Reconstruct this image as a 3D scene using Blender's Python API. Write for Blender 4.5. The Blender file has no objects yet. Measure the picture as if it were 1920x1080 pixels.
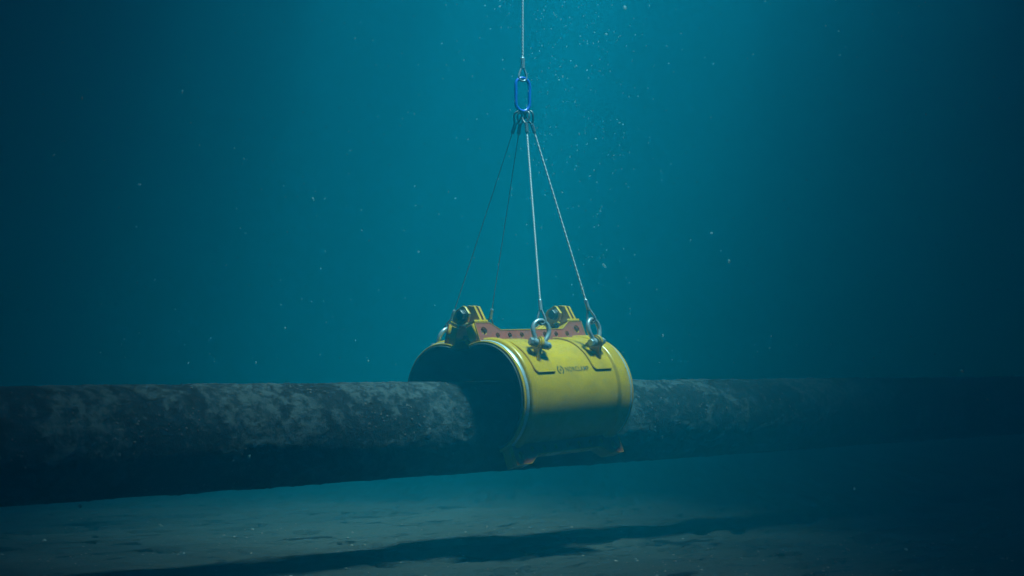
import bpy, bmesh, math, random
import numpy as np
from mathutils import Vector, Matrix, noise as mnoise

S = bpy.context.scene
COL = S.collection
R = math.radians
random.seed(7)
rng = np.random.default_rng(11)

# ------------------------------------------------------------------ camera
PITCH = R(3.5776)
cam_d = bpy.data.cameras.new('camera')
cam_d.lens = 45.0
cam_d.sensor_width = 36.0
cam_d.clip_start = 0.05
cam_d.clip_end = 600
cam = bpy.data.objects.new('camera', cam_d)
COL.objects.link(cam)
CZ = 2.0                                   # camera height over the seabed
cam.location = (0, 0, CZ)
cam.rotation_euler = (math.pi / 2 + PITCH, 0, 0)
S.camera = cam
cam_d.dof.use_dof = True
cam_d.dof.focus_distance = 13.6
cam_d.dof.aperture_fstop = 0.9
F = 2400.0


def at(px, py, depth):
    """photo pixel (1920 x 1080) at a distance along the view axis -> world point"""
    x = (px - 960) / F * depth
    v = (540 - py) / F * depth
    y = depth * math.cos(PITCH) - v * math.sin(PITCH)
    z = depth * math.sin(PITCH) + v * math.cos(PITCH)
    return Vector((x, y, z + CZ))


def proj(p):
    q = Vector(p) - Vector((0, 0, CZ))
    d = q.y * math.cos(PITCH) + q.z * math.sin(PITCH)
    v = -q.y * math.sin(PITCH) + q.z * math.cos(PITCH)
    return (round(960 + F * q.x / d, 1), round(540 - F * v / d, 1), round(d, 2))


# ------------------------------------------------------------------ world, sun, exposure
SUN_DIR = Vector((-0.21, 0.16, -1.0)).normalized()     # the way the light travels
to_sun = -SUN_DIR
elev = math.asin(to_sun.z)
azim = math.atan2(to_sun.x, to_sun.y)
w = bpy.data.worlds.new('World')
S.world = w
w.use_nodes = True
w.cycles.sampling_method = 'NONE'
nt = w.node_tree
sky = nt.nodes.new('ShaderNodeTexSky')
sky.sky_type = 'NISHITA'
sky.sun_disc = False
sky.sun_elevation = elev
sky.sun_rotation = azim
nt.links.new(sky.outputs[0], nt.nodes['Background'].inputs['Color'])
nt.nodes['Background'].inputs['Strength'].default_value = 0.05
sd = bpy.data.lights.new('sun', 'SUN')
sd.energy = 5.0
sd.angle = R(9)
sd.color = (1.0, 0.97, 0.92)
sun = bpy.data.objects.new('sun', sd)
COL.objects.link(sun)
sun.rotation_euler = SUN_DIR.to_track_quat('-Z', 'Y').to_euler()
S.view_settings.view_transform = 'Standard'
S.view_settings.look = 'None'
S.view_settings.gamma = 1.0
S.view_settings.exposure = 2.05
S.render.engine = 'CYCLES'
S.cycles.use_denoising = True
S.cycles.denoising_prefilter = 'ACCURATE'
S.cycles.volume_bounces = 2
S.cycles.use_adaptive_sampling = False
S.cycles.max_bounces = 8
S.cycles.caustics_reflective = False
S.cycles.caustics_refractive = False
S.cycles.sample_clamp_indirect = 4.0

# ------------------------------------------------------------------ helpers


def tag(o, label=None, cat=None, group=None, kind=None):
    if label: o['label'] = label
    if cat: o['category'] = cat
    if group: o['group'] = group
    if kind: o['kind'] = kind
    return o


def empty(name, mat):
    o = bpy.data.objects.new(name, None)
    o.empty_display_size = 0.1
    o.matrix_world = mat
    COL.objects.link(o)
    return o


def link(name, me, mat, parent=None):
    o = bpy.data.objects.new(name, me)
    if mat is not None:
        me.materials.append(mat)
    COL.objects.link(o)
    if parent is not None:
        o.parent = parent
    return o


def from_bm(name, bm, mat, parent=None, smooth=None, bevel=None):
    bmesh.ops.remove_doubles(bm, verts=bm.verts, dist=1e-5)
    bmesh.ops.recalc_face_normals(bm, faces=bm.faces)
    me = bpy.data.meshes.new(name)
    bm.to_mesh(me)
    bm.free()
    if smooth is not None:
        me.polygons.foreach_set('use_smooth', [True] * len(me.polygons))
        me.set_sharp_from_angle(angle=R(smooth))
    o = link(name, me, mat, parent)
    if bevel:
        b = o.modifiers.new('bevel', 'BEVEL')
        b.width = bevel
        b.segments = 2
        b.limit_method = 'ANGLE'
        b.angle_limit = R(40)
    return o


def prism(bm, pts, frame, depth):
    """polygon pts (2D) in frame=(origin, ex, ey, ez), extruded along ez by depth"""
    o, ex, ey, ez = frame
    a = [bm.verts.new(o + ex * p[0] + ey * p[1]) for p in pts]
    b = [bm.verts.new(o + ex * p[0] + ey * p[1] + ez * depth) for p in pts]
    bm.faces.new(a)
    bm.faces.new(b[::-1])
    n = len(pts)
    for i in range(n):
        bm.faces.new((a[i], a[(i + 1) % n], b[(i + 1) % n], b[i]))


def cyl(bm, p, q, r, n=20, r2=None):
    p, q = Vector(p), Vector(q)
    ez = (q - p).normalized()
    ex = ez.orthogonal().normalized()
    ey = ez.cross(ex)
    r2 = r if r2 is None else r2
    a = [bm.verts.new(p + (ex * math.cos(t) + ey * math.sin(t)) * r) for t in [2 * math.pi * i / n for i in range(n)]]
    b = [bm.verts.new(q + (ex * math.cos(t) + ey * math.sin(t)) * r2) for t in [2 * math.pi * i / n for i in range(n)]]
    bm.faces.new(a[::-1])
    bm.faces.new(b)
    for i in range(n):
        bm.faces.new((a[i], a[(i + 1) % n], b[(i + 1) % n], b[i]))


def tube(bm, pts, r, n=10, closed=False):
    """sweep a circle along pts (parallel transport frame); r float or list"""
    pts = [Vector(p) for p in pts]
    m = len(pts)
    rr = r if isinstance(r, (list, tuple)) else [r] * m
    tang = []
    for i in range(m):
        if closed:
            t = pts[(i + 1) % m] - pts[i - 1]
        else:
            t = pts[min(i + 1, m - 1)] - pts[max(i - 1, 0)]
        tang.append(t.normalized())
    ex = tang[0].orthogonal().normalized()
    rings = []
    for i in range(m):
        ex = (ex - tang[i] * ex.dot(tang[i])).normalized()
        ey = tang[i].cross(ex)
        rings.append([bm.verts.new(pts[i] + (ex * math.cos(2 * math.pi * k / n) + ey * math.sin(2 * math.pi * k / n)) * rr[i]) for k in range(n)])
    for i in range(m if closed else m - 1):
        A, B = rings[i], rings[(i + 1) % m]
        off = 0
        if closed and i == m - 1:
            off = min(range(n), key=lambda o_: (A[0].co - B[o_].co).length)
        for k in range(n):
            bm.faces.new((A[k], A[(k + 1) % n], B[(k + 1 + off) % n], B[(k + off) % n]))
    if not closed:
        bm.faces.new(rings[0][::-1])
        bm.faces.new(rings[-1])


def catmull(pts, per=6, closed=False):
    pts = [Vector(p) for p in pts]
    n = len(pts)
    out = []
    for i in range(n if closed else n - 1):
        g = lambda k: pts[k % n] if closed else pts[max(0, min(n - 1, k))]
        p0, p1, p2, p3 = g(i - 1), g(i), g(i + 1), g(i + 2)
        for j in range(per):
            t = j / per
            out.append(0.5 * ((2 * p1) + (p2 - p0) * t + (2 * p0 - 5 * p1 + 4 * p2 - p3) * t * t + (3 * p1 - p0 - 3 * p2 + p3) * t ** 3))
    if not closed:
        out.append(pts[-1])
    return out


# vectorised gradient noise -------------------------------------------------
_perm = rng.permutation(256)
_perm = np.concatenate([_perm, _perm, _perm])
_g3 = rng.normal(size=(256, 3))
_g3 /= np.linalg.norm(_g3, axis=1)[:, None]


def pnoise(x, y, z):
    xi, yi, zi = np.floor(x).astype(int), np.floor(y).astype(int), np.floor(z).astype(int)
    xf, yf, zf = x - xi, y - yi, z - zi
    fade = lambda t: t * t * t * (t * (t * 6 - 15) + 10)
    u, v, w_ = fade(xf), fade(yf), fade(zf)
    out = 0
    for dx in (0, 1):
        for dy in (0, 1):
            for dz in (0, 1):
                h = _perm[_perm[_perm[(xi + dx) & 255] + ((yi + dy) & 255)] + ((zi + dz) & 255)]
                g = _g3[h]
                d = g[..., 0] * (xf - dx) + g[..., 1] * (yf - dy) + g[..., 2] * (zf - dz)
                out = out + d * (u if dx else 1 - u) * (v if dy else 1 - v) * (w_ if dz else 1 - w_)
    return out * 1.5


def fbm(x, y, z, octv=4, gain=0.5):
    s, a = 0, 1.0
    for k in range(octv):
        s = s + a * pnoise(x + 17.3 * k, y - 9.1 * k, z + 5.7 * k)
        x, y, z, a = x * 2.03, y * 2.03, z * 2.03, a * gain
    return s


def grid_mesh(name, P):
    """P: (n, m, 3) array -> quad mesh"""
    n, m = P.shape[:2]
    me = bpy.data.meshes.new(name)
    idx = np.arange(n * m).reshape(n, m)
    q = np.stack([idx[:-1, :-1], idx[1:, :-1], idx[1:, 1:], idx[:-1, 1:]], -1).reshape(-1, 4)
    me.vertices.add(n * m)
    me.vertices.foreach_set('co', P.reshape(-1).astype(np.float32))
    me.loops.add(q.size)
    me.loops.foreach_set('vertex_index', q.reshape(-1).astype(np.int32))
    me.polygons.add(len(q))
    me.polygons.foreach_set('loop_start', np.arange(0, q.size, 4, dtype=np.int32))
    me.polygons.foreach_set('use_smooth', np.ones(len(q), dtype=bool))
    me.update()
    me.validate()
    return me


# ------------------------------------------------------------------ materials


def node(ntree, t, **kw):
    n = ntree.nodes.new(t)
    for k, v in kw.items():
        setattr(n, k, v)
    return n


def ramp(ntree, fac, stops, interp='LINEAR'):
    r = node(ntree, 'ShaderNodeValToRGB')
    r.color_ramp.interpolation = interp
    e = r.color_ramp.elements
    while len(e) < len(stops): e.new(0.5)
    for k, (p, c) in enumerate(stops):
        e[k].position = p
        e[k].color = c if len(c) == 4 else (*c, 1)
    ntree.links.new(fac, r.inputs[0])
    return r.outputs[0]


def noise_tex(ntree, scale, detail=6, rough=0.55, vec=None, dist=0.0):
    n = node(ntree, 'ShaderNodeTexNoise')
    n.inputs['Scale'].default_value = scale
    n.inputs['Detail'].default_value = detail
    n.inputs['Roughness'].default_value = rough
    n.inputs['Distortion'].default_value = dist
    if vec is not None: ntree.links.new(vec, n.inputs['Vector'])
    return n.outputs['Fac']


def mat_new(name):
    m = bpy.data.materials.new(name)
    m.use_nodes = True
    t = m.node_tree
    return m, t, t.nodes['Principled BSDF']


def paint(name, base, dirt, rough=0.38, amount=0.5, metallic=0.0, bump=0.05, scale=5.0, chips=False):
    m, t, b = mat_new(name)
    co = node(t, 'ShaderNodeTexCoord').outputs['Object']
    n1 = noise_tex(t, scale, 8, 0.65, co)
    n2 = noise_tex(t, scale * 9, 5, 0.7, co)
    mx = node(t, 'ShaderNodeMath', operation='MULTIPLY_ADD')
    t.links.new(n2, mx.inputs[0]); mx.inputs[1].default_value = 0.45
    t.links.new(n1, mx.inputs[2])
    c = ramp(t, mx.outputs[0], [(0.60, base), (0.60 + 0.5 / max(amount, 0.05) * 0.5, dirt)])
    if chips:
        n3 = noise_tex(t, 3.0, 12, 0.78, co, 0.6)
        k_ = ramp(t, n3, [(0.655, (0, 0, 0)), (0.70, (0.8, 0.8, 0.8))])
        mc = node(t, 'ShaderNodeMix', data_type='RGBA')
        t.links.new(k_, mc.inputs['Factor'])
        t.links.new(c, mc.inputs['A'])
        mc.inputs['B'].default_value = (0.16, 0.13, 0.07, 1)
        c = mc.outputs['Result']
    t.links.new(c, b.inputs['Base Color'])
    rr = ramp(t, n1, [(0.3, (rough * 0.8,) * 3), (0.75, (min(1, rough * 1.5),) * 3)])
    t.links.new(rr, b.inputs['Roughness'])
    b.inputs['Metallic'].default_value = metallic
    bp = node(t, 'ShaderNodeBump')
    bp.inputs['Strength'].default_value = bump
    bp.inputs['Distance'].default_value = 0.01
    t.links.new(mx.outputs[0], bp.inputs['Height'])
    t.links.new(bp.outputs[0], b.inputs['Normal'])
    return m


M_yellow = paint('yellow_paint', (0.44, 0.245, 0.002), (0.27, 0.15, 0.008), 0.25, 0.7, chips=True)
M_primer = paint('red_primer', (0.24, 0.036, 0.014), (0.14, 0.026, 0.012), 0.6, 1.0, bump=0.15, scale=9)
M_rubber_shade = paint('rubber_and_shade', (0.018, 0.019, 0.02), (0.035, 0.035, 0.035), 0.6, 1.0, bump=0.1)  # rubber seals, and the black that paints shade inside the shells
M_steel = paint('galvanised_steel', (0.30, 0.36, 0.42), (0.15, 0.18, 0.21), 0.28, 0.9, metallic=0.45, scale=14)
M_dark_steel = paint('dark_steel', (0.07, 0.085, 0.10), (0.035, 0.04, 0.05), 0.35, 0.9, metallic=0.2, scale=14)
M_ring = paint('seal_steel', (0.50, 0.58, 0.66), (0.34, 0.38, 0.42), 0.3, 0.7, metallic=0.6, scale=12)
M_blue = paint('blue_paint', (0.005, 0.075, 0.50), (0.004, 0.05, 0.32), 0.3, 0.5)
M_ink = paint('dark_lettering', (0.012, 0.014, 0.016), (0.03, 0.03, 0.03), 0.5, 0.5)


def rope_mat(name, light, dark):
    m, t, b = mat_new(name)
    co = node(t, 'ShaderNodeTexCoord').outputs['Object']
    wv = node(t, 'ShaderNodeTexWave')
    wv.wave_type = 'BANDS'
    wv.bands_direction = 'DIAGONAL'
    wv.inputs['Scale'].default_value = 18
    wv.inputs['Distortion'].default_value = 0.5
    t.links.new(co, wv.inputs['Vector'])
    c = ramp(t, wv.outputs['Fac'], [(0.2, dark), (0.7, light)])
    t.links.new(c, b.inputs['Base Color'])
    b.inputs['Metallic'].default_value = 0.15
    b.inputs['Roughness'].default_value = 0.4
    bp = node(t, 'ShaderNodeBump')
    bp.inputs['Strength'].default_value = 0.5
    bp.inputs['Distance'].default_value = 0.004
    t.links.new(wv.outputs['Fac'], bp.inputs['Height'])
    t.links.new(bp.outputs[0], b.inputs['Normal'])
    return m


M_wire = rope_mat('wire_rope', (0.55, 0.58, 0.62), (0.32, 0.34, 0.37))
M_wire_hazed = rope_mat('hazed_brown_wire_rope', (0.17, 0.15, 0.155), (0.08, 0.075, 0.08))  # brownish rope, its colour also dulled to paint in the haze fade

# ------------------------------------------------------------------ unseen gobo shaping the sun beam, haze box
WATER_TOP = CZ + 9.0
m, t, b = mat_new('sea_surface_gobo')
t.nodes.remove(b)
out = t.nodes['Material Output']
co = node(t, 'ShaderNodeTexCoord').outputs['Object']
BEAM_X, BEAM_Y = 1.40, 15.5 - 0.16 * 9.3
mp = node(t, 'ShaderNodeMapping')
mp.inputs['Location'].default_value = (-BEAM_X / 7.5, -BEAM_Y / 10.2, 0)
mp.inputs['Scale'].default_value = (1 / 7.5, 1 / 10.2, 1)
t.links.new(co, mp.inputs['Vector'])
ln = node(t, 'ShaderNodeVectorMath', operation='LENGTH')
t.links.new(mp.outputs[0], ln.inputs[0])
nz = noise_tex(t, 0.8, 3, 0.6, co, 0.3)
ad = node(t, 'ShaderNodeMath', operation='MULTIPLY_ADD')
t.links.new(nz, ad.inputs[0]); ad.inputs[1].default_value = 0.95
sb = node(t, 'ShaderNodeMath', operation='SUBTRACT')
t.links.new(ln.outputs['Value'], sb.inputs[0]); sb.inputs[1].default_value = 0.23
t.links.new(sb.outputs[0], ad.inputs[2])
beam_mask = ramp(t, ad.outputs[0], [(0.36, (1, 1, 1)), (0.58, (0.62,) * 3), (0.80, (0.18,) * 3), (1.0, (0.007,) * 3)], 'EASE')  # elliptical noisy mask, open where the sun beam should pass
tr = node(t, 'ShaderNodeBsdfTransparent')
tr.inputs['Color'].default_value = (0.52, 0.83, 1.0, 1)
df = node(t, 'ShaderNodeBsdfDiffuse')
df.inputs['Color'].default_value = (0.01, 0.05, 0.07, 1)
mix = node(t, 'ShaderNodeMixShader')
t.links.new(beam_mask, mix.inputs[0])
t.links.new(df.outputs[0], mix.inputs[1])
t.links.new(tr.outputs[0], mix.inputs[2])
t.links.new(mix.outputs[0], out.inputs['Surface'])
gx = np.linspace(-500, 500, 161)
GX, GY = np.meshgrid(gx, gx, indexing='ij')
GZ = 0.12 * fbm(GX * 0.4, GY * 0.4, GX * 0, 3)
o = link('surface_gobo', grid_mesh('surface_gobo', np.stack([GX, GY, GZ], -1)), m)  # added out-of-view sheet that blocks the sun down to a beam
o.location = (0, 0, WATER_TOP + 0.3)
tag(o, kind='structure')

hm = bpy.data.materials.new('sea_water')
hm.use_nodes = True
t = hm.node_tree
t.nodes.remove(t.nodes['Principled BSDF'])
pv = node(t, 'ShaderNodeVolumePrincipled')
pv.inputs['Color'].default_value = (0.006, 0.53, 0.80, 1)
pv.inputs['Absorption Color'].default_value = (0.06, 0.74, 0.80, 1)
pv.inputs['Density'].default_value = 0.049
pv.inputs['Anisotropy'].default_value = 0.35
t.links.new(pv.outputs[0], t.nodes['Material Output'].inputs['Volume'])
bm = bmesh.new()
bmesh.ops.create_cube(bm, size=1.0)
for v in bm.verts:
    v.co = Vector((v.co.x * 600, v.co.y * 420 + 180, (v.co.z + 0.5) * (WATER_TOP - 0.1 + 1.6) - 1.6))
o = from_bm('haze', bm, hm)
tag(o, kind='stuff')

# ------------------------------------------------------------------ seabed
PA = R(47.8937)
PD = Vector((math.sin(PA), math.cos(PA), 0))          # pipe direction
PN = Vector((math.cos(PA), -math.sin(PA), 0))         # its near side
PIPE0 = Vector((-7.1956, 7.9618, CZ - 0.6437))
PIPE_R = 0.5


def axis_steps(lo, a, b, hi, fine, grow=1.12):
    c = list(np.arange(a, b, fine))
    s = fine
    x = c[-1]
    while x < hi:
        s *= grow
        x += s
        c.append(x)
    s = fine
    x = c[0]
    left = []
    while x > lo:
        s *= grow
        x -= s
        left.append(x)
    return np.array(left[::-1] + c)


xs = axis_steps(-420, -6.2, 8.0, 420, 0.035)
ys = axis_steps(-60, 10.6, 17.5, 450, 0.030)
X, Y = np.meshgrid(xs, ys, indexing='ij')
A = X * PD.x + Y * PD.y
B = X * PN.x + Y * PN.y
SEA = np.zeros_like(X)
big = 0.055 * fbm(A * 0.22, B * 0.35, A * 0, 2)
wx = 0.35 * fbm(A * 0.6, B * 0.6, A * 0 + 4, 2)
med = 0.040 * fbm(A * 0.9, (B + wx) * 2.6, A * 0 + 2.0, 3)
rp = fbm(A * 1.1, (B + wx) * 3.4, A * 0 + 7.7, 3, 0.55)
sc_ = np.clip((rp - 0.34) / 0.16, 0, 1)
scoop = -0.13 * sc_ * sc_ * (3 - 2 * sc_)
fine = 0.012 * fbm(A * 5, B * 11, A * 0 + 1.0, 3, 0.6)
Z = big + med + scoop + fine
fade = np.clip(1 - (np.hypot(X, Y - 14) - 18) / 14, 0, 1)
Z = Z * fade - 0.026 * np.clip(A - 8.85, -6.0, 4.5) * np.clip(1 - (np.hypot(X, Y - 14) - 30) / 60, 0, 1)
m, t, b = mat_new('sand')
co = node(t, 'ShaderNodeTexCoord').outputs['Object']
mp = node(t, 'ShaderNodeMapping')
mp.vector_type = 'TEXTURE'
mp.inputs['Rotation'].default_value = (0, 0, math.pi / 2 - PA)
mp.inputs['Scale'].default_value = (3.4, 1, 1)
t.links.new(co, mp.inputs['Vector'])
n1 = noise_tex(t, 0.9, 5, 0.6, mp.outputs[0])
n2 = noise_tex(t, 34, 6, 0.8, co)
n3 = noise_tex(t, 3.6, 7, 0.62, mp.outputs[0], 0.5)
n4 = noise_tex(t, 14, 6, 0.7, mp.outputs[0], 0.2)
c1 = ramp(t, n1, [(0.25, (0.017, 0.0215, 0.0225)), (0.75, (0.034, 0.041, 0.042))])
c2a = ramp(t, n3, [(0.590, (0, 0, 0)), (0.612, (1, 1, 1))])  # dark slivers: ripple shadows painted into the sand colour
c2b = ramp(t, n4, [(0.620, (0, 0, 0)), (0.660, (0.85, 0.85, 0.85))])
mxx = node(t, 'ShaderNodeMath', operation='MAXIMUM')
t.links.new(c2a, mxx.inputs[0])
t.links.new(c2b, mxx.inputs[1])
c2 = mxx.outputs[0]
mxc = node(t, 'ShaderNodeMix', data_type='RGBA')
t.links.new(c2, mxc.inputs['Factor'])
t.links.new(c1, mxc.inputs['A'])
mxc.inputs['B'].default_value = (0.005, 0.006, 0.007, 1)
sp = ramp(t, n2, [(0.32, (0.4,) * 3), (0.5, (1,) * 3), (0.72, (1.35,) * 3)])
mu = node(t, 'ShaderNodeMix', data_type='RGBA', blend_type='MULTIPLY')
mu.inputs['Factor'].default_value = 1
t.links.new(mxc.outputs['Result'], mu.inputs['A'])
t.links.new(sp, mu.inputs['B'])
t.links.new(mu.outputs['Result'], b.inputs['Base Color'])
b.inputs['Roughness'].default_value = 0.95
b.inputs['Specular IOR Level'].default_value = 0.1
bp = node(t, 'ShaderNodeBump')
bp.inputs['Strength'].default_value = 0.9
bp.inputs['Distance'].default_value = 0.03
t.links.new(n2, bp.inputs['Height'])
t.links.new(bp.outputs[0], b.inputs['Normal'])
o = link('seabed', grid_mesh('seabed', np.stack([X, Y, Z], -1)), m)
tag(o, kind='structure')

# small stones and shell bits lying on the sand
def scatter_mesh(name, pts, nrm_scale, mat, parent=None):
    """many little faceted lumps; pts = [(centre, radius, squash axis)]"""
    base = bmesh.new()
    bmesh.ops.create_icosphere(base, subdivisions=1, radius=1.0)
    bv = np.array([v.co for v in base.verts]); bf = np.array([[v.index for v in f.verts] for f in base.faces])
    base.free()
    V_, F_ = [], []
    for k_, (c_, r_, ax) in enumerate(pts):
        q_ = bv * (1 + 0.16 * rng.normal(size=(len(bv), 1))) * r_ * (1 + 0.35 * rng.random(3))
        a_ = np.array(ax); d_ = q_ @ a_
        q_ = q_ - np.outer(d_, a_) * (1 - nrm_scale)
        V_.append(q_ + np.array(c_)); F_.append(bf + k_ * len(bv))
    me_ = bpy.data.meshes.new(name)
    me_.from_pydata(np.concatenate(V_).tolist(), [], np.concatenate(F_).tolist())
    return link(name, me_, mat, parent)


M_stone = paint('stones', (0.030, 0.033, 0.036), (0.14, 0.15, 0.155), 0.9, 1.2, bump=0.2, scale=6)
pts = []
while len(pts) < 2600:
    x, y = rng.uniform(-6.0, 7.5), 10.9 + 6.0 * rng.random() ** 1.6
    i, j = min(np.searchsorted(xs, x), len(xs) - 1), min(np.searchsorted(ys, y), len(ys) - 1)
    dens = sc_[i, j] * 0.8 + 0.10 + 0.5 * max(0.0, float(pnoise(np.array([x * 0.8]), np.array([y * 1.6]), np.array([3.0]))[0]))
    if rng.random() > dens: continue
    r_ = 0.005 + 0.014 * rng.random() ** 4
    pts.append(((x, y, Z[i, j] + r_ * 0.2), r_, (0, 0, 1)))
tag(scatter_mesh('pebbles', pts, 0.6, M_stone), kind='stuff')

# ------------------------------------------------------------------ pipe
ss = axis_steps(-14, 2.5, 20, 120, 0.026, 1.06)
th = np.linspace(0, 2 * np.pi, 181)
SS, TH = np.meshgrid(ss, th, indexing='ij')
cx_, cy_ = np.cos(TH), np.sin(TH)
k = 1.0
q = (SS * k, cx_ * 0.5 * k, cy_ * 0.5 * k)
n_a = fbm(q[0] * 1.6, q[1] * 1.6, q[2] * 1.6, 5, 0.55)
n_b = fbm(q[0] * 6 + 3, q[1] * 6, q[2] * 6, 4, 0.6)
patch = np.clip((n_a + 0.05) / 0.10, 0, 1)
patch = patch * patch * (3 - 2 * patch)
lump = np.clip(n_b - 0.25, 0, 1)
rr = PIPE_R - 0.006 + 0.005 * patch + 0.003 * n_b + 0.014 * lump * patch
PX = PIPE0.x + SS * PD.x + rr * cx_ * PN.x
PY = PIPE0.y + SS * PD.y + rr * cx_ * PN.y
PZ = PIPE0.z + rr * cy_
me = grid_mesh('pipeline', np.stack([PX, PY, PZ], -1) - np.array(PIPE0))
at_ = me.attributes.new('growth', 'FLOAT', 'POINT')
at_.data.foreach_set('value', (patch * 0.8 + 0.5 * np.clip(n_b, -0.5, 0.5)).reshape(-1).astype(np.float32))
m, t, b = mat_new('encrusted_concrete')
co = node(t, 'ShaderNodeTexCoord').outputs['Object']
ag = node(t, 'ShaderNodeAttribute', attribute_name='growth')
n1 = noise_tex(t, 10.0, 12, 0.72, co, 0.1)
n2 = noise_tex(t, 26, 8, 0.7, co, 0.1)
su = node(t, 'ShaderNodeMath', operation='MULTIPLY_ADD')
t.links.new(ag.outputs['Fac'], su.inputs[0]); su.inputs[1].default_value = 0.14
t.links.new(n1, su.inputs[2])
su2 = node(t, 'ShaderNodeMath', operation='MULTIPLY_ADD')
t.links.new(n2, su2.inputs[0]); su2.inputs[1].default_value = 0.42
t.links.new(su.outputs[0], su2.inputs[2])
c = ramp(t, su2.outputs[0], [(0.54, (0.002, 0.004, 0.005)), (0.65, (0.004, 0.008, 0.010)), (0.76, (0.008, 0.014, 0.018)), (0.90, (0.036, 0.052, 0.060))])
t.links.new(c, b.inputs['Base Color'])
b.inputs['Roughness'].default_value = 0.9
b.inputs['Specular IOR Level'].default_value = 0.15
bp = node(t, 'ShaderNodeBump')
bp.inputs['Strength'].default_value = 0.9
bp.inputs['Distance'].default_value = 0.035
t.links.new(su2.outputs[0], bp.inputs['Height'])
t.links.new(bp.outputs[0], b.inputs['Normal'])
o = link('pipeline', me, m)
o.location = PIPE0
tag(o, 'long dark encrusted pipe running level above the seabed through the open yellow clamp', 'pipe')

# crust of small shells growing on the pipe
M_crust = paint('shell_crust', (0.016, 0.019, 0.021), (0.06, 0.07, 0.075), 0.9, 1.1, bump=0.2, scale=4)
pts = []
while len(pts) < 1500:
    s_ = rng.uniform(3.5, 17.0)
    a_ = rng.uniform(-1.2, 1.9)
    qv = np.array([s_]), np.array([math.cos(a_) * 0.5]), np.array([math.sin(a_) * 0.5])
    if float(fbm(qv[0] * 2.6, qv[1] * 2.6, qv[2] * 2.6 + 9, 3)[0]) < rng.uniform(0.0, 0.5): continue
    r_ = 0.004 + 0.010 * rng.random() ** 3
    nr = PN * math.cos(a_) + Vector((0, 0, math.sin(a_)))
    c_ = PD * s_ + nr * (PIPE_R - 0.002)
    pts.append((tuple(c_), r_, tuple(nr)))
tag(scatter_mesh('shell_crust', pts, 0.55, M_crust, o), kind='stuff')

# ------------------------------------------------------------------ clamp
CA, CP = R(44.5), R(2.0)
CX = Vector((math.sin(CA) * math.cos(CP), math.cos(CA) * math.cos(CP), math.sin(CP)))
CY = Vector((-math.cos(CA), math.sin(CA), 0))         # far side
CZv = CX.cross(CY)
PIV = at(861, 593, 13.62)
CM = Matrix(((CX.x, CY.x, CZv.x, PIV.x), (CX.y, CY.y, CZv.y, PIV.y), (CX.z, CY.z, CZv.z, PIV.z), (0, 0, 0, 1)))
clamp = empty('pipe_clamp', CM)
tag(clamp, 'yellow split pipe clamp hanging open from four wires over the dark pipe', 'pipe clamp')
LEN = 1.74
RHO = 0.930
R_BODY, R_BAND, R_IN = 0.594, 0.632, 0.545
OPEN = {1: R(21.5), -1: R(18.5)}                           # near half, far half
EAR = -0.142                                           # height of the flange ears under the pivot
LOW = -0.232


def lathe_half(bm, prof, t0, t1, n, side):
    """closed profile [(x, r)] swept round the shell axis from t0 (top) to t1"""
    rings = []
    for i in range(n + 1):
        a = t0 + (t1 - t0) * i / n
        rings.append([bm.verts.new((x, -side * r * math.sin(a), -RHO + r * math.cos(a))) for x, r in prof])
    k_ = len(prof)
    for i in range(n):
        for j in range(k_):
            bm.faces.new((rings[i][j], rings[i][(j + 1) % k_], rings[i + 1][(j + 1) % k_], rings[i + 1][j]))
    bm.faces.new(rings[0])
    bm.faces.new(rings[-1][::-1])


def arc_prof(pts):
    return pts


def plate_holes(name, outer, holes, thick, to3, mat, parent):
    """2D plate with round holes, extruded; to3 maps (a, b, c) to shell space"""
    cu = bpy.data.curves.new(name, 'CURVE')
    cu.dimensions = '2D'
    cu.fill_mode = 'BOTH'
    cu.extrude = thick / 2

    def spl(pts):
        s = cu.splines.new('POLY')
        s.points.add(len(pts) - 1)
        for p_, q_ in zip(s.points, pts):
            p_.co = (q_[0], q_[1], 0, 1)
        s.use_cyclic_u = True
    spl(outer)
    for (hx, hy, hr) in holes:
        spl([(hx + hr * math.cos(2 * math.pi * i / 20), hy + hr * math.sin(2 * math.pi * i / 20)) for i in range(20)])
    tmp = bpy.data.objects.new('tmp', cu)
    COL.objects.link(tmp)
    bpy.context.view_layer.update()
    me_ = bpy.data.meshes.new_from_object(tmp.evaluated_get(bpy.context.evaluated_depsgraph_get()))
    bpy.data.objects.remove(tmp)
    bpy.data.curves.remove(cu)
    for v in me_.vertices:
        v.co = to3(v.co.x, v.co.y, v.co.z + thick / 2)
    bm_ = bmesh.new()
    bm_.from_mesh(me_)
    bpy.data.meshes.remove(me_)
    return from_bm(name, bm_, mat, parent)


def dumbbell(ear, low, base, x0=0.028, x1=LEN - 0.018, e=0.215, s=0.14):
    """flange profile: raised ears at both ends, low in the middle; (x, w) pairs"""
    return [(x0, base), (x0, ear), (x0 + e, ear), (x0 + e + s, low), (x1 - e - s, low), (x1 - e, ear), (x1, ear), (x1, base)]


LUG_X = (0.39, 1.30)
LUG_T = R(61)
LUG_YAW = (R(24), R(-5))
PIN_H = 0.125
FLANGE_T = 0.165
pins = {}

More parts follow.
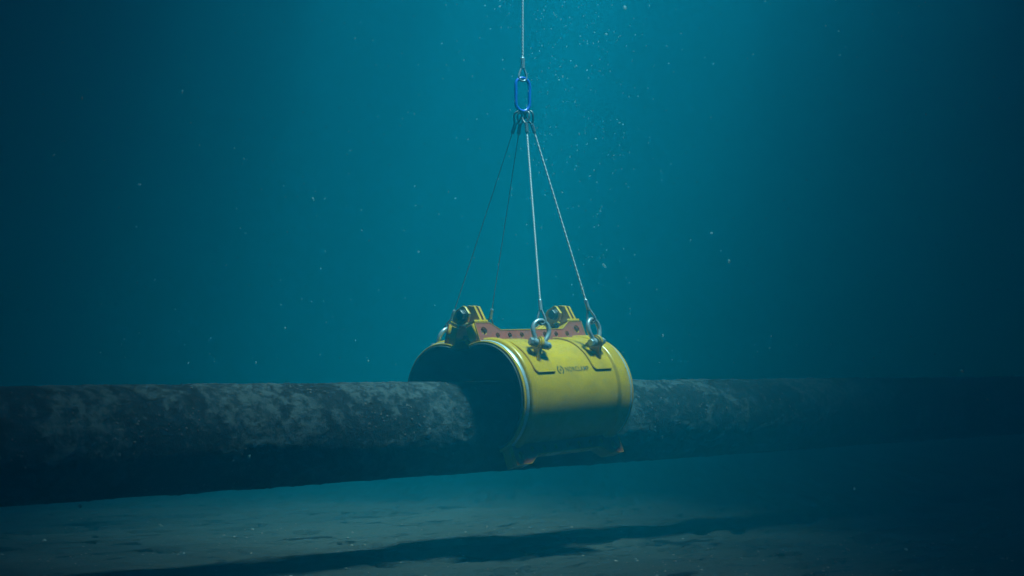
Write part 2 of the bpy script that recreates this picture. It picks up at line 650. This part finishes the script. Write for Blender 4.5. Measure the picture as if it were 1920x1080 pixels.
for side in (1, -1):
    nm = 'half_shell'
    bm = bmesh.new()
    lip = [(0.0, R_IN + 0.012), (0.0, 0.592), (0.004, 0.597), (0.028, 0.597), (0.030, 0.590), (0.072, 0.590), (0.076, 0.602), (0.080, 0.614), (0.088, 0.625), (0.100, R_BAND)]
    step = lambda x: [(x, R_BAND), (x + 0.010, 0.630), (x + 0.022, 0.618), (x + 0.030, 0.604), (x + 0.038, 0.597), (x + 0.052, R_BODY)]
    prof2 = lip + step(0.150) + [(LEN - x, r_) for x, r_ in (lip + step(0.235))[::-1]]
    lathe_half(bm, prof2, R(1.2), R(178.8), 84, side)
    shell = from_bm(nm, bm, M_yellow, clamp, smooth=38)
    shell.rotation_euler = (-side * OPEN[side], 0, 0)
    # black lining paints the inner shade; its rubber lip shows at both ends
    bm = bmesh.new()
    lathe_half(bm, [(-0.012, R_IN + 0.006), (-0.012, 0.568), (-0.004, 0.572), (-0.001, 0.572), (-0.001, R_IN + 0.0118), (LEN + 0.001, R_IN + 0.0118), (LEN + 0.001, 0.572), (LEN + 0.012, 0.568), (LEN + 0.012, R_IN + 0.006), (LEN - 0.05, R_IN - 0.01), (0.05, R_IN - 0.01)],
               R(2), R(178), 72, side)
    from_bm('rubber_shade_lining', bm, M_rubber_shade, shell, smooth=40)
    for xr in (0.031, LEN - 0.071):
        bm = bmesh.new()
        lathe_half(bm, [(xr, 0.5905), (xr, 0.601), (xr + 0.01, 0.606), (xr + 0.03, 0.606), (xr + 0.040, 0.601), (xr + 0.040, 0.5905)], R(3), R(177), 84, side)
        from_bm('seal_ring', bm, M_ring, shell, smooth=50)

    V = lambda x, u, w_: Vector((x, -side * u, w_))
    # flanges: yellow block, primer coloured outer plate with bolt holes, bolts
    for top in (1, -1):
        if top == 1:
            ear, low = EAR, LOW
        else:
            ear, low = -2 * RHO - EAR, -2 * RHO - LOW
        base = -RHO + top * 0.575
        pts = dumbbell(ear, low, base)
        bm = bmesh.new()
        prism(bm, pts, (V(0, 0.012, 0), Vector((1, 0, 0)), Vector((0, 0, 1)), V(0, 1, 0)), FLANGE_T - 0.072)
        # web that fills between the block and the rounded shell
        from_bm('flange', bm, M_yellow, shell, bevel=0.004)
        holes = []
        n_small = 7
        xa, xb = 0.018 + 0.115, LEN - 0.018 - 0.115
        for i in range(n_small + 2):
            x = xa + (xb - xa) * i / (n_small + 1)
            if i in (0, n_small + 1):
                holes.append((x, ear - top * 0.095, 0.045))
            else:
                holes.append((x, low - top * 0.060, 0.031))
        plate_holes('flange_plate', pts, holes, 0.045, lambda a, b_, c_: V(a, FLANGE_T - 0.0598 + c_, b_), M_yellow, shell)
        inset = [(x + (0.003 if x < LEN / 2 else -0.003), z) for x, z in pts]
        plate_holes('flange_face', inset, holes, 0.012, lambda a, b_, c_: V(a, FLANGE_T - 0.0140 + c_, b_), M_primer, shell)
        # thin yellow edge strip round the plate
        bm = bmesh.new()
        path = [V(x, FLANGE_T + 0.000, z) for x, z in pts]
        tube(bm, path, 0.0045, 6)
        from_bm('edge_strip', bm, M_yellow, shell)
        for hx, hy, hr in holes:
            bm = bmesh.new()
            c_ = V(hx, 0, hy)
            u0 = FLANGE_T - 0.0595
            cyl(bm, V(hx, u0, hy), V(hx, u0 + 0.020, hy), hr * 0.66, 6)
            from_bm('bolt', bm, M_yellow, shell)
    # hinge base slabs on the ears
    for x0, x1 in ((0.040, 0.240), (LEN - 0.235, LEN - 0.030)):
        bm = bmesh.new()
        prism(bm, [(x0, EAR + 0.012), (x1, EAR + 0.012), (x1, EAR + 0.036), (x0, EAR + 0.036)], (V(0, 0.004, 0), Vector((1, 0, 0)), Vector((0, 0, 1)), V(0, 1, 0)), FLANGE_T - 0.012)
        prism(bm, [(x0 + 0.01, EAR - 0.001), (x1 - 0.01, EAR - 0.001), (x1 - 0.01, EAR + 0.014), (x0 + 0.01, EAR + 0.014)], (V(0, 0.018, 0), Vector((1, 0, 0)), Vector((0, 0, 1)), V(0, 1, 0)), FLANGE_T - 0.04)
        from_bm('hinge_base', bm, M_yellow, shell, bevel=0.003)
    # hinge knuckle plates: one on the far half, two on the near half
    hb = EAR + 0.035
    for x0 in (0.065, LEN - 0.235):
        if side == 1:
            poly = [(-0.085, -0.02), (-0.085, 0.035), (-0.035, 0.105), (0.045, 0.105), (0.125, 0.06), (0.155, hb), (0.01, hb), (-0.03, -0.06)]
            for xx in (x0 + 0.065, x0 + 0.128):
                bm = bmesh.new()
                prism(bm, poly, (V(xx, 0, 0), V(0, 1, 0) - V(0, 0, 0), Vector((0, 0, 1)), Vector((1, 0, 0))), 0.030)
                from_bm('hinge_plate', bm, M_yellow, shell, bevel=0.003)
            bm = bmesh.new()
            poly_in = [(-0.05, 0.0), (-0.05, 0.03), (-0.02, 0.08), (0.03, 0.08), (0.105, 0.045), (0.130, hb), (0.02, hb)]
            prism(bm, poly_in, (V(x0 + 0.0955, 0, 0), V(0, 1, 0), Vector((0, 0, 1)), Vector((1, 0, 0))), 0.032)
            from_bm('hinge_web', bm, M_primer, shell)
        else:
            poly = [(-0.085, -0.03), (-0.085, 0.055), (0.0, 0.105), (0.035, 0.105), (0.125, 0.02), (0.145, -0.05), (0.145, hb), (0.01, hb)]
            bm = bmesh.new()
            prism(bm, poly, (V(x0 - 0.012, 0, 0), V(0, 1, 0), Vector((0, 0, 1)), Vector((1, 0, 0))), 0.030)
            from_bm('hinge_plate', bm, M_yellow, shell, bevel=0.003)
    # raised lug pads and lifting lugs
    for li, lx in enumerate(LUG_X if side == 1 else (0.40, 1.14)):
        bm = bmesh.new()
        hw = 0.165
        cham = 0.035
        tp, bt = R(17), R(86)
        rows = []
        n = 26
        for i in range(n + 1):
            a = tp + (bt - tp) * i / n
            arc_left = (bt - a) * R_BODY
            inset = max(0.0, cham - arc_left)
            rows.append((a, inset))
        ra, rb = R_BODY - 0.004, R_BODY + 0.020
        rings = []
        for a, ins in rows:
            ring = []
            for (dx, r_) in ((-hw + ins, ra), (-hw + ins, rb - 0.007), (-hw + ins + 0.007, rb), (hw - ins - 0.007, rb), (hw - ins, rb - 0.007), (hw - ins, ra)):
                ring.append(bm.verts.new(V(lx + dx, r_ * math.sin(a), -RHO + r_ * math.cos(a))))
            rings.append(ring)
        for i in range(n):
            for j in range(6):
                bm.faces.new((rings[i][j], rings[i][(j + 1) % 6], rings[i + 1][(j + 1) % 6], rings[i + 1][j]))
        bm.faces.new(rings[0])
        bm.faces.new(rings[-1][::-1])
        from_bm('lug_pad', bm, M_yellow, shell, smooth=30)
        # lug: teardrop plate with cheek bosses, its plane turned towards the hook
        er = V(0, math.sin(LUG_T), math.cos(LUG_T))                  # radial
        et = V(0, math.cos(LUG_T), -math.sin(LUG_T))                 # downhill
        ex = Vector((1, 0, 0))
        yaw = LUG_YAW[li]
        en = (ex * math.cos(yaw) + et * math.sin(yaw)).normalized()  # plate normal = pin axis
        etp = (et * math.cos(yaw) - ex * math.sin(yaw)).normalized()
        c0 = V(lx, 0, -RHO) + er * R_BODY
        lug = [(0.078 * math.cos(a), PIN_H + 0.078 * math.sin(a)) for a in np.linspace(R(-12), R(192), 18)]
        lug += [(-0.11, 0.0), (-0.11, -0.02), (0.05, -0.02), (0.155, -0.045), (0.165, -0.02)]
        bm = bmesh.new()
        prism(bm, lug, (c0 - en * 0.016, etp, er, en), 0.032)
        pc = c0 + er * PIN_H
        cyl(bm, pc - en * 0.026, pc + en * 0.026, 0.060, 24)
        from_bm('lifting_lug', bm, M_yellow, shell, smooth=35, bevel=0.003)
        Mx = CM @ Matrix.Rotation(-side * OPEN[side], 4, 'X')
        pins[(side, li)] = (Mx @ pc, (Mx.to_3x3() @ en).normalized())
    if side == 1:
        # emblem and lettering on the shell, wrapped to its curve
        def wrap(x, h, off):                                          # h: height along the curve, 0 at LOGO_T
            a = LOGO_T - h / R_BODY
            r_ = R_BODY + off
            return V(x, r_ * math.sin(a), -RHO + r_ * math.cos(a))
        LOGO_T = R(84)
        LX, LH = 0.625, 0.058
        bm = bmesh.new()
        for s0 in (R(110), R(-70)):
            n = 18
            rows = []
            for i in range(n + 1):
                a = s0 + R(140) * i / n
                rows.append([bm.verts.new(wrap(LX + r_ * math.cos(a), r_ * math.sin(a), of)) for r_, of in ((0.036, 0.0004), (0.036, 0.0022), (0.050, 0.0022), (0.050, 0.0004))])
            for i in range(n):
                for j in range(4):
                    bm.faces.new((rows[i][j], rows[i][(j + 1) % 4], rows[i + 1][(j + 1) % 4], rows[i + 1][j]))
            bm.faces.new(rows[0]); bm.faces.new(rows[-1][::-1])
        dot = [wrap(LX + 0.013 * math.cos(2 * math.pi * i / 16), 0.013 * math.sin(2 * math.pi * i / 16), 0.0022) for i in range(16)]
        bm.faces.new([bm.verts.new(p) for p in dot])
        from_bm('emblem', bm, M_ink, shell)
        cu = bpy.data.curves.new('txt', 'FONT')
        cu.body = 'NORCLAMP'
        cu.size = 0.079
        cu.offset = 0.0006
        cu.space_character = 1.12
        cu.align_y = 'CENTER'
        tmp = bpy.data.objects.new('tmp', cu)
        COL.objects.link(tmp)
        bpy.context.view_layer.update()
        me = bpy.data.meshes.new_from_object(tmp.evaluated_get(bpy.context.evaluated_depsgraph_get()))
        bpy.data.objects.remove(tmp)
        wx_ = max(v.co.x for v in me.vertices)
        kx = 0.375 / wx_
        for v in me.vertices:
            v.co = wrap(LX + 0.075 + v.co.x * kx, v.co.y, 0.0022)
        bm = bmesh.new(); bm.from_mesh(me); bpy.data.meshes.remove(me)
        from_bm('lettering', bm, M_ink, shell)

# hinge bolts and the cover plate between the two flanges
for x0 in (0.065, LEN - 0.235):
    bm = bmesh.new()
    cyl(bm, (x0 - 0.060, 0, 0.01), (x0 - 0.020, 0, 0.01), 0.058, 6)
    cyl(bm, (x0 - 0.020, 0, 0.01), (x0 - 0.0125, 0, 0.01), 0.064, 24)
    cyl(bm, (x0 - 0.018, 0, 0.01), (x0 + 0.19, 0, 0.01), 0.030, 20)
    cyl(bm, (x0 + 0.160, 0, 0.01), (x0 + 0.185, 0, 0.01), 0.052, 6)
    from_bm('hinge_bolt', bm, M_dark_steel, clamp, bevel=0.004)
bm = bmesh.new()
zc = -0.25
prism(bm, [(0.092, zc - 0.06), (0.045, zc), (-0.055, zc), (-0.055, zc - 0.014), (0.038, zc - 0.014), (0.082, zc - 0.07)][::1],
      (Vector((0.03, 0, 0)), Vector((0, -1, 0)), Vector((0, 0, 1)), Vector((1, 0, 0))), LEN - 0.06)
from_bm('cover_plate', bm, M_yellow, clamp)
bm = bmesh.new()
prism(bm, [(0.085, -0.21), (-0.07, -0.21), (-0.07, -0.29), (0.085, -0.29)], (Vector((0.12, 0, 0)), Vector((0, -1, 0)), Vector((0, 0, 1)), Vector((1, 0, 0))), LEN - 0.24)
from_bm('hinge_seal', bm, M_rubber_shade, clamp)

# ------------------------------------------------------------------ rigging
HOOK_D = 14.05
link_c = at(980, 178, HOOK_D)
LINK_TOP, LINK_BOT = at(980, 146, HOOK_D), at(980, 209, HOOK_D)


def shackle(pin, axis, up, label):
    ax = axis.normalized()
    up = (up - ax * up.dot(ax)).normalized()
    ey = up.cross(ax)
    root = empty('bow_shackle', Matrix(((ax.x, ey.x, up.x, pin.x), (ax.y, ey.y, up.y, pin.y), (ax.z, ey.z, up.z, pin.z), (0, 0, 0, 1))))
    tag(root, label, 'shackle', 'bow shackles on the clamp lugs')
    half = [(0.058, 0, 0.0), (0.062, 0, 0.045), (0.084, 0, 0.098), (0.096, 0, 0.145), (0.085, 0, 0.198), (0.050, 0, 0.238)]
    path = half + [(0, 0, 0.254)] + [(-x, y, z) for x, y, z in half[::-1]]
    bm = bmesh.new()
    pp = catmull(path, 6)
    tube(bm, pp, 0.0245, 14)
    for s in (1, -1):
        cyl(bm, (s * 0.036, 0, 0), (s * 0.080, 0, 0), 0.044, 22)
    from_bm('bow', bm, M_steel, root, smooth=40)
    bm = bmesh.new()
    cyl(bm, (-0.115, 0, 0), (0.135, 0, 0), 0.024, 20)
    cyl(bm, (-0.120, 0, 0), (-0.083, 0, 0), 0.043, 6)
    pin_o = from_bm('pin', bm, M_steel, root, smooth=35, bevel=0.003)
    bm = bmesh.new()
    cyl(bm, (0.082, 0, 0), (0.088, 0, 0), 0.044, 20)
    cyl(bm, (0.0885, 0, 0), (0.120, 0, 0), 0.041, 6)
    from_bm('nut', bm, M_steel, pin_o, smooth=35, bevel=0.003)
    return root, pin + up * 0.230


def eye(bm_eye, bm_fer, tip, d, plane_n, length=0.15, half=0.043, r=0.0115, fer=0.10, fr=0.020):
    """rope eye whose far end passes round 'tip'; d points from tip along the rope; returns where the rope starts"""
    e2 = plane_n.cross(d).normalized()
    pts = [(0, -0.012), (half * 0.75, 0.002), (half, 0.035), (half * 0.72, 0.085), (half * 0.18, length), (0, length + 0.02), (-half * 0.18, length), (-half * 0.72, 0.085), (-half, 0.035), (-half * 0.75, 0.002)]
    P3 = [tip + e2 * a + d * b_ for a, b_ in pts]
    tube(bm_eye, catmull(P3, 5, True), r, 10, closed=True)
    f0, f1 = tip + d * (length - 0.01), tip + d * (length + fer)
    cyl(bm_fer, f0, f1, fr, 18)
    cyl(bm_fer, f1, f1 + d * 0.014, fr, 18, r2=0.011)
    return f1 + d * 0.01


def wire(bm, a, b_, r, n=24, sag=0.0):
    pts = []
    for i in range(n + 1):
        t_ = i / n
        p = a.lerp(b_, t_)
        p.z -= sag * 4 * t_ * (1 - t_)
        pts.append(p)
    tube(bm, pts, r, 8)


view = Vector((0, 1, 0))
specs = [
    ((1, 0), 'pale grey wire sling rising almost straight from the shackle left of the lettering', M_wire, (0.030, -0.02), 'grey bow shackle at the front lug left of the lettering on the clamp'),
    ((1, 1), 'grey wire sling slanting down right to the shackle above the right end of the lettering', M_wire, (0.062, 0.03), 'grey bow shackle at the rear lug above the right end of the lettering'),
    ((-1, 0), 'dull brown wire sling slanting furthest left behind the front hinge', M_wire_hazed, (-0.040, -0.03), 'half hidden shackle on the far side of the clamp left of the front hinge'),
    ((-1, 1), 'dull dark wire sling dropping behind the clamp between the two hinges', M_wire_hazed, (-0.010, 0.03), 'hidden shackle on the far side of the clamp behind the rear hinge'),
]
for key, lab, mat, (dx, dy), slab in specs:
    pin, ax = pins[key]
    top = LINK_BOT + Vector((dx, dy, -0.012 - abs(dx) * 0.2 + (0.02 if dx > 0.05 else 0)))
    sh, crown = shackle(pin, ax, (top - pin), slab)
    d = (top - crown).normalized()
    root = empty('wire_sling', Matrix.Translation(crown))
    tag(root, lab, 'wire sling', 'wire slings from the blue link to the clamp')
    inv = Matrix.Translation(-crown)
    be, bf, bw = bmesh.new(), bmesh.new(), bmesh.new()
    pl = ax
    a_ = eye(be, bf, crown - d * 0.006, d, (ax - d * ax.dot(d)).normalized().cross(d).cross(d) * -1 if False else (view - d * view.dot(d)).normalized())
    be2, bf2 = bmesh.new(), bmesh.new()
    pn2 = (view - d * view.dot(d)).normalized()
    pn2 = (pn2 + pn2.cross(d) * 0.6 * (1 if dx > 0 else -1)).normalized()
    b2 = eye(be2, bf2, top, -d, pn2, length=0.13, half=0.046)
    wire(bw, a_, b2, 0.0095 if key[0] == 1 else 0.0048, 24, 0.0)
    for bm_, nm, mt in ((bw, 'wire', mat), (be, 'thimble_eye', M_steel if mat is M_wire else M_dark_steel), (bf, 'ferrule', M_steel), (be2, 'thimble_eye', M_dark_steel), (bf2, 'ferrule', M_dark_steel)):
        bm_.transform(inv)
        from_bm(nm, bm_, mt, root, smooth=40)
    if key[0] == 1 or True:
        print('PIN', key, proj(pin), 'crown', proj(crown), 'top', proj(top))

# blue oblong link
bm = bmesh.new()
hh = (LINK_TOP.z - LINK_BOT.z) / 2
ex = Vector((math.cos(R(28)), math.sin(R(28)), 0))
rw = 0.085
pts = []
for i in range(16):
    a = math.pi * i / 15
    pts.append(ex * (rw * math.cos(a)) + Vector((0, 0, hh - rw + rw * math.sin(a))))
for i in range(1, 6):
    pts.append(ex * (-rw) + Vector((0, 0, (hh - rw) * (1 - 2 * i / 6))))
for i in range(16):
    a = math.pi + math.pi * i / 15
    pts.append(ex * (rw * math.cos(a)) + Vector((0, 0, -(hh - rw) + rw * math.sin(a))))
for i in range(1, 6):
    pts.append(ex * rw + Vector((0, 0, -(hh - rw) * (1 - 2 * i / 6))))
tube(bm, pts, 0.0185, 14, closed=True)
o = from_bm('master_link', bm, M_blue, None, smooth=60)
o.location = (LINK_TOP + LINK_BOT) / 2
tag(o, 'blue oblong lifting link joining the single hoist rope to the four slings', 'lifting link')

# hoist rope
root = empty('hoist_rope', Matrix.Translation(LINK_TOP))
tag(root, 'straight grey hoist rope running up out of frame from the blue link', 'hoist rope')
inv = Matrix.Translation(-LINK_TOP)
be, bf, bw = bmesh.new(), bmesh.new(), bmesh.new()
a_ = eye(be, bf, LINK_TOP + Vector((0, 0, -0.024)), Vector((0, 0, 1)), Vector((0.5, -1, 0)).normalized(), length=0.14, half=0.047, fer=0.10, fr=0.024)
wire(bw, a_, Vector((a_.x, a_.y, WATER_TOP - 0.2)), 0.0105)
for bm_, nm, mt in ((bw, 'wire', M_wire), (be, 'thimble_eye', M_steel), (bf, 'ferrule', M_steel)):
    bm_.transform(inv)
    from_bm(nm, bm_, mt, root, smooth=40)

# ------------------------------------------------------------------ drifting flakes
m, t, b = mat_new('marine_snow')
co = node(t, 'ShaderNodeTexCoord').outputs['Object']
nn = noise_tex(t, 40, 3, 0.6, co)
c = ramp(t, nn, [(0.3, (0.28, 0.5, 0.56)), (0.7, (0.45, 0.75, 0.82))])
t.nodes.remove(b)
df = node(t, 'ShaderNodeBsdfDiffuse'); tl = node(t, 'ShaderNodeBsdfTranslucent'); tp = node(t, 'ShaderNodeBsdfTransparent')
t.links.new(c, df.inputs['Color']); t.links.new(c, tl.inputs['Color'])
m1 = node(t, 'ShaderNodeMixShader'); m2 = node(t, 'ShaderNodeMixShader')
m1.inputs[0].default_value = 0.5
t.links.new(df.outputs[0], m1.inputs[1]); t.links.new(tl.outputs[0], m1.inputs[2])
m2.inputs[0].default_value = 0.5
t.links.new(tp.outputs[0], m2.inputs[1]); t.links.new(m1.outputs[0], m2.inputs[2])
t.links.new(m2.outputs[0], t.nodes['Material Output'].inputs['Surface'])
bm = bmesh.new()


def flake(p, r):
    st = random.uniform(0.9, 2.4)
    mt = Matrix.Translation(p) @ Matrix.Rotation(random.uniform(0, 6.3), 4, Vector((random.gauss(0, 1), random.gauss(0, 1), random.gauss(0, 1))).normalized()) @ Matrix.Diagonal((r, r * 0.6, r * st, 1))
    bmesh.ops.create_icosphere(bm, subdivisions=1, radius=1.0, matrix=mt)


for i in range(300):
    px = random.gauss(1085, 75)
    py = random.uniform(0, 600) if random.random() < 0.5 else random.uniform(0, 330)
    d = random.uniform(11.5, 16)
    px += (py - 300) * 0.10
    if py > 560 and px < 1180: continue
    flake(at(px, py, d), random.choice((0.003, 0.004, 0.005, 0.006)))
for i in range(850):
    d = random.uniform(10.5, 19)
    flake(at(random.uniform(0, 1920), random.uniform(0, 690), d), random.uniform(0.0015, 0.0045) * d / 10)
# a few larger flakes near the camera
for px, py, d, r in ((150, 948, 5.0, 0.016), (1888, 1047, 5.0, 0.008), (1172, 14, 6.0, 0.018), (1137, 64, 6.0, 0.012), (131, 861, 6, 0.011),
                     (468, 855, 6, 0.008), (785, 472, 7, 0.011), (1243, 629, 8, 0.016), (1133, 498, 8, 0.016), (1804, 696, 6, 0.013), (1852, 749, 7, 0.011), (262, 346, 7, 0.011), (101, 291, 6, 0.011),
                     (1699, 1030, 6, 0.013), (1367, 490, 9, 0.017), (937, 12, 9, 0.016), (154, 184, 7, 0.01), (342, 172, 8, 0.012), (1602, 916, 7, 0.011), (535, 615, 8, 0.012), (1334, 437, 9, 0.013), (587, 372, 9, 0.012), (480, 680, 9, 0.013)):
    flake(at(px, py, d * 0.3 + 9.6), r * (d * 0.3 + 9.6) / d * 0.6)
o = from_bm('marine_snow', bm, m, None, smooth=60)
tag(o, kind='stuff')
print('LOGO', proj(CM @ Vector((0, 0, 0))))
for sd_ in (1, -1):
    Mx = CM @ Matrix.Rotation(-sd_ * OPEN[sd_], 4, 'X')
    pr = lambda x, th_, r_: proj(Mx @ Vector((x, -sd_ * r_ * math.sin(R(th_)), -RHO + r_ * math.cos(R(th_)))))
    print(sd_, 'front', [pr(0.1, a, 0.632)[:2] for a in (0, 30, 60, 90, 110, 130, 150, 180)], 'rear', [pr(LEN - 0.1, a, 0.632)[:2] for a in (30, 60, 90, 110, 150)])
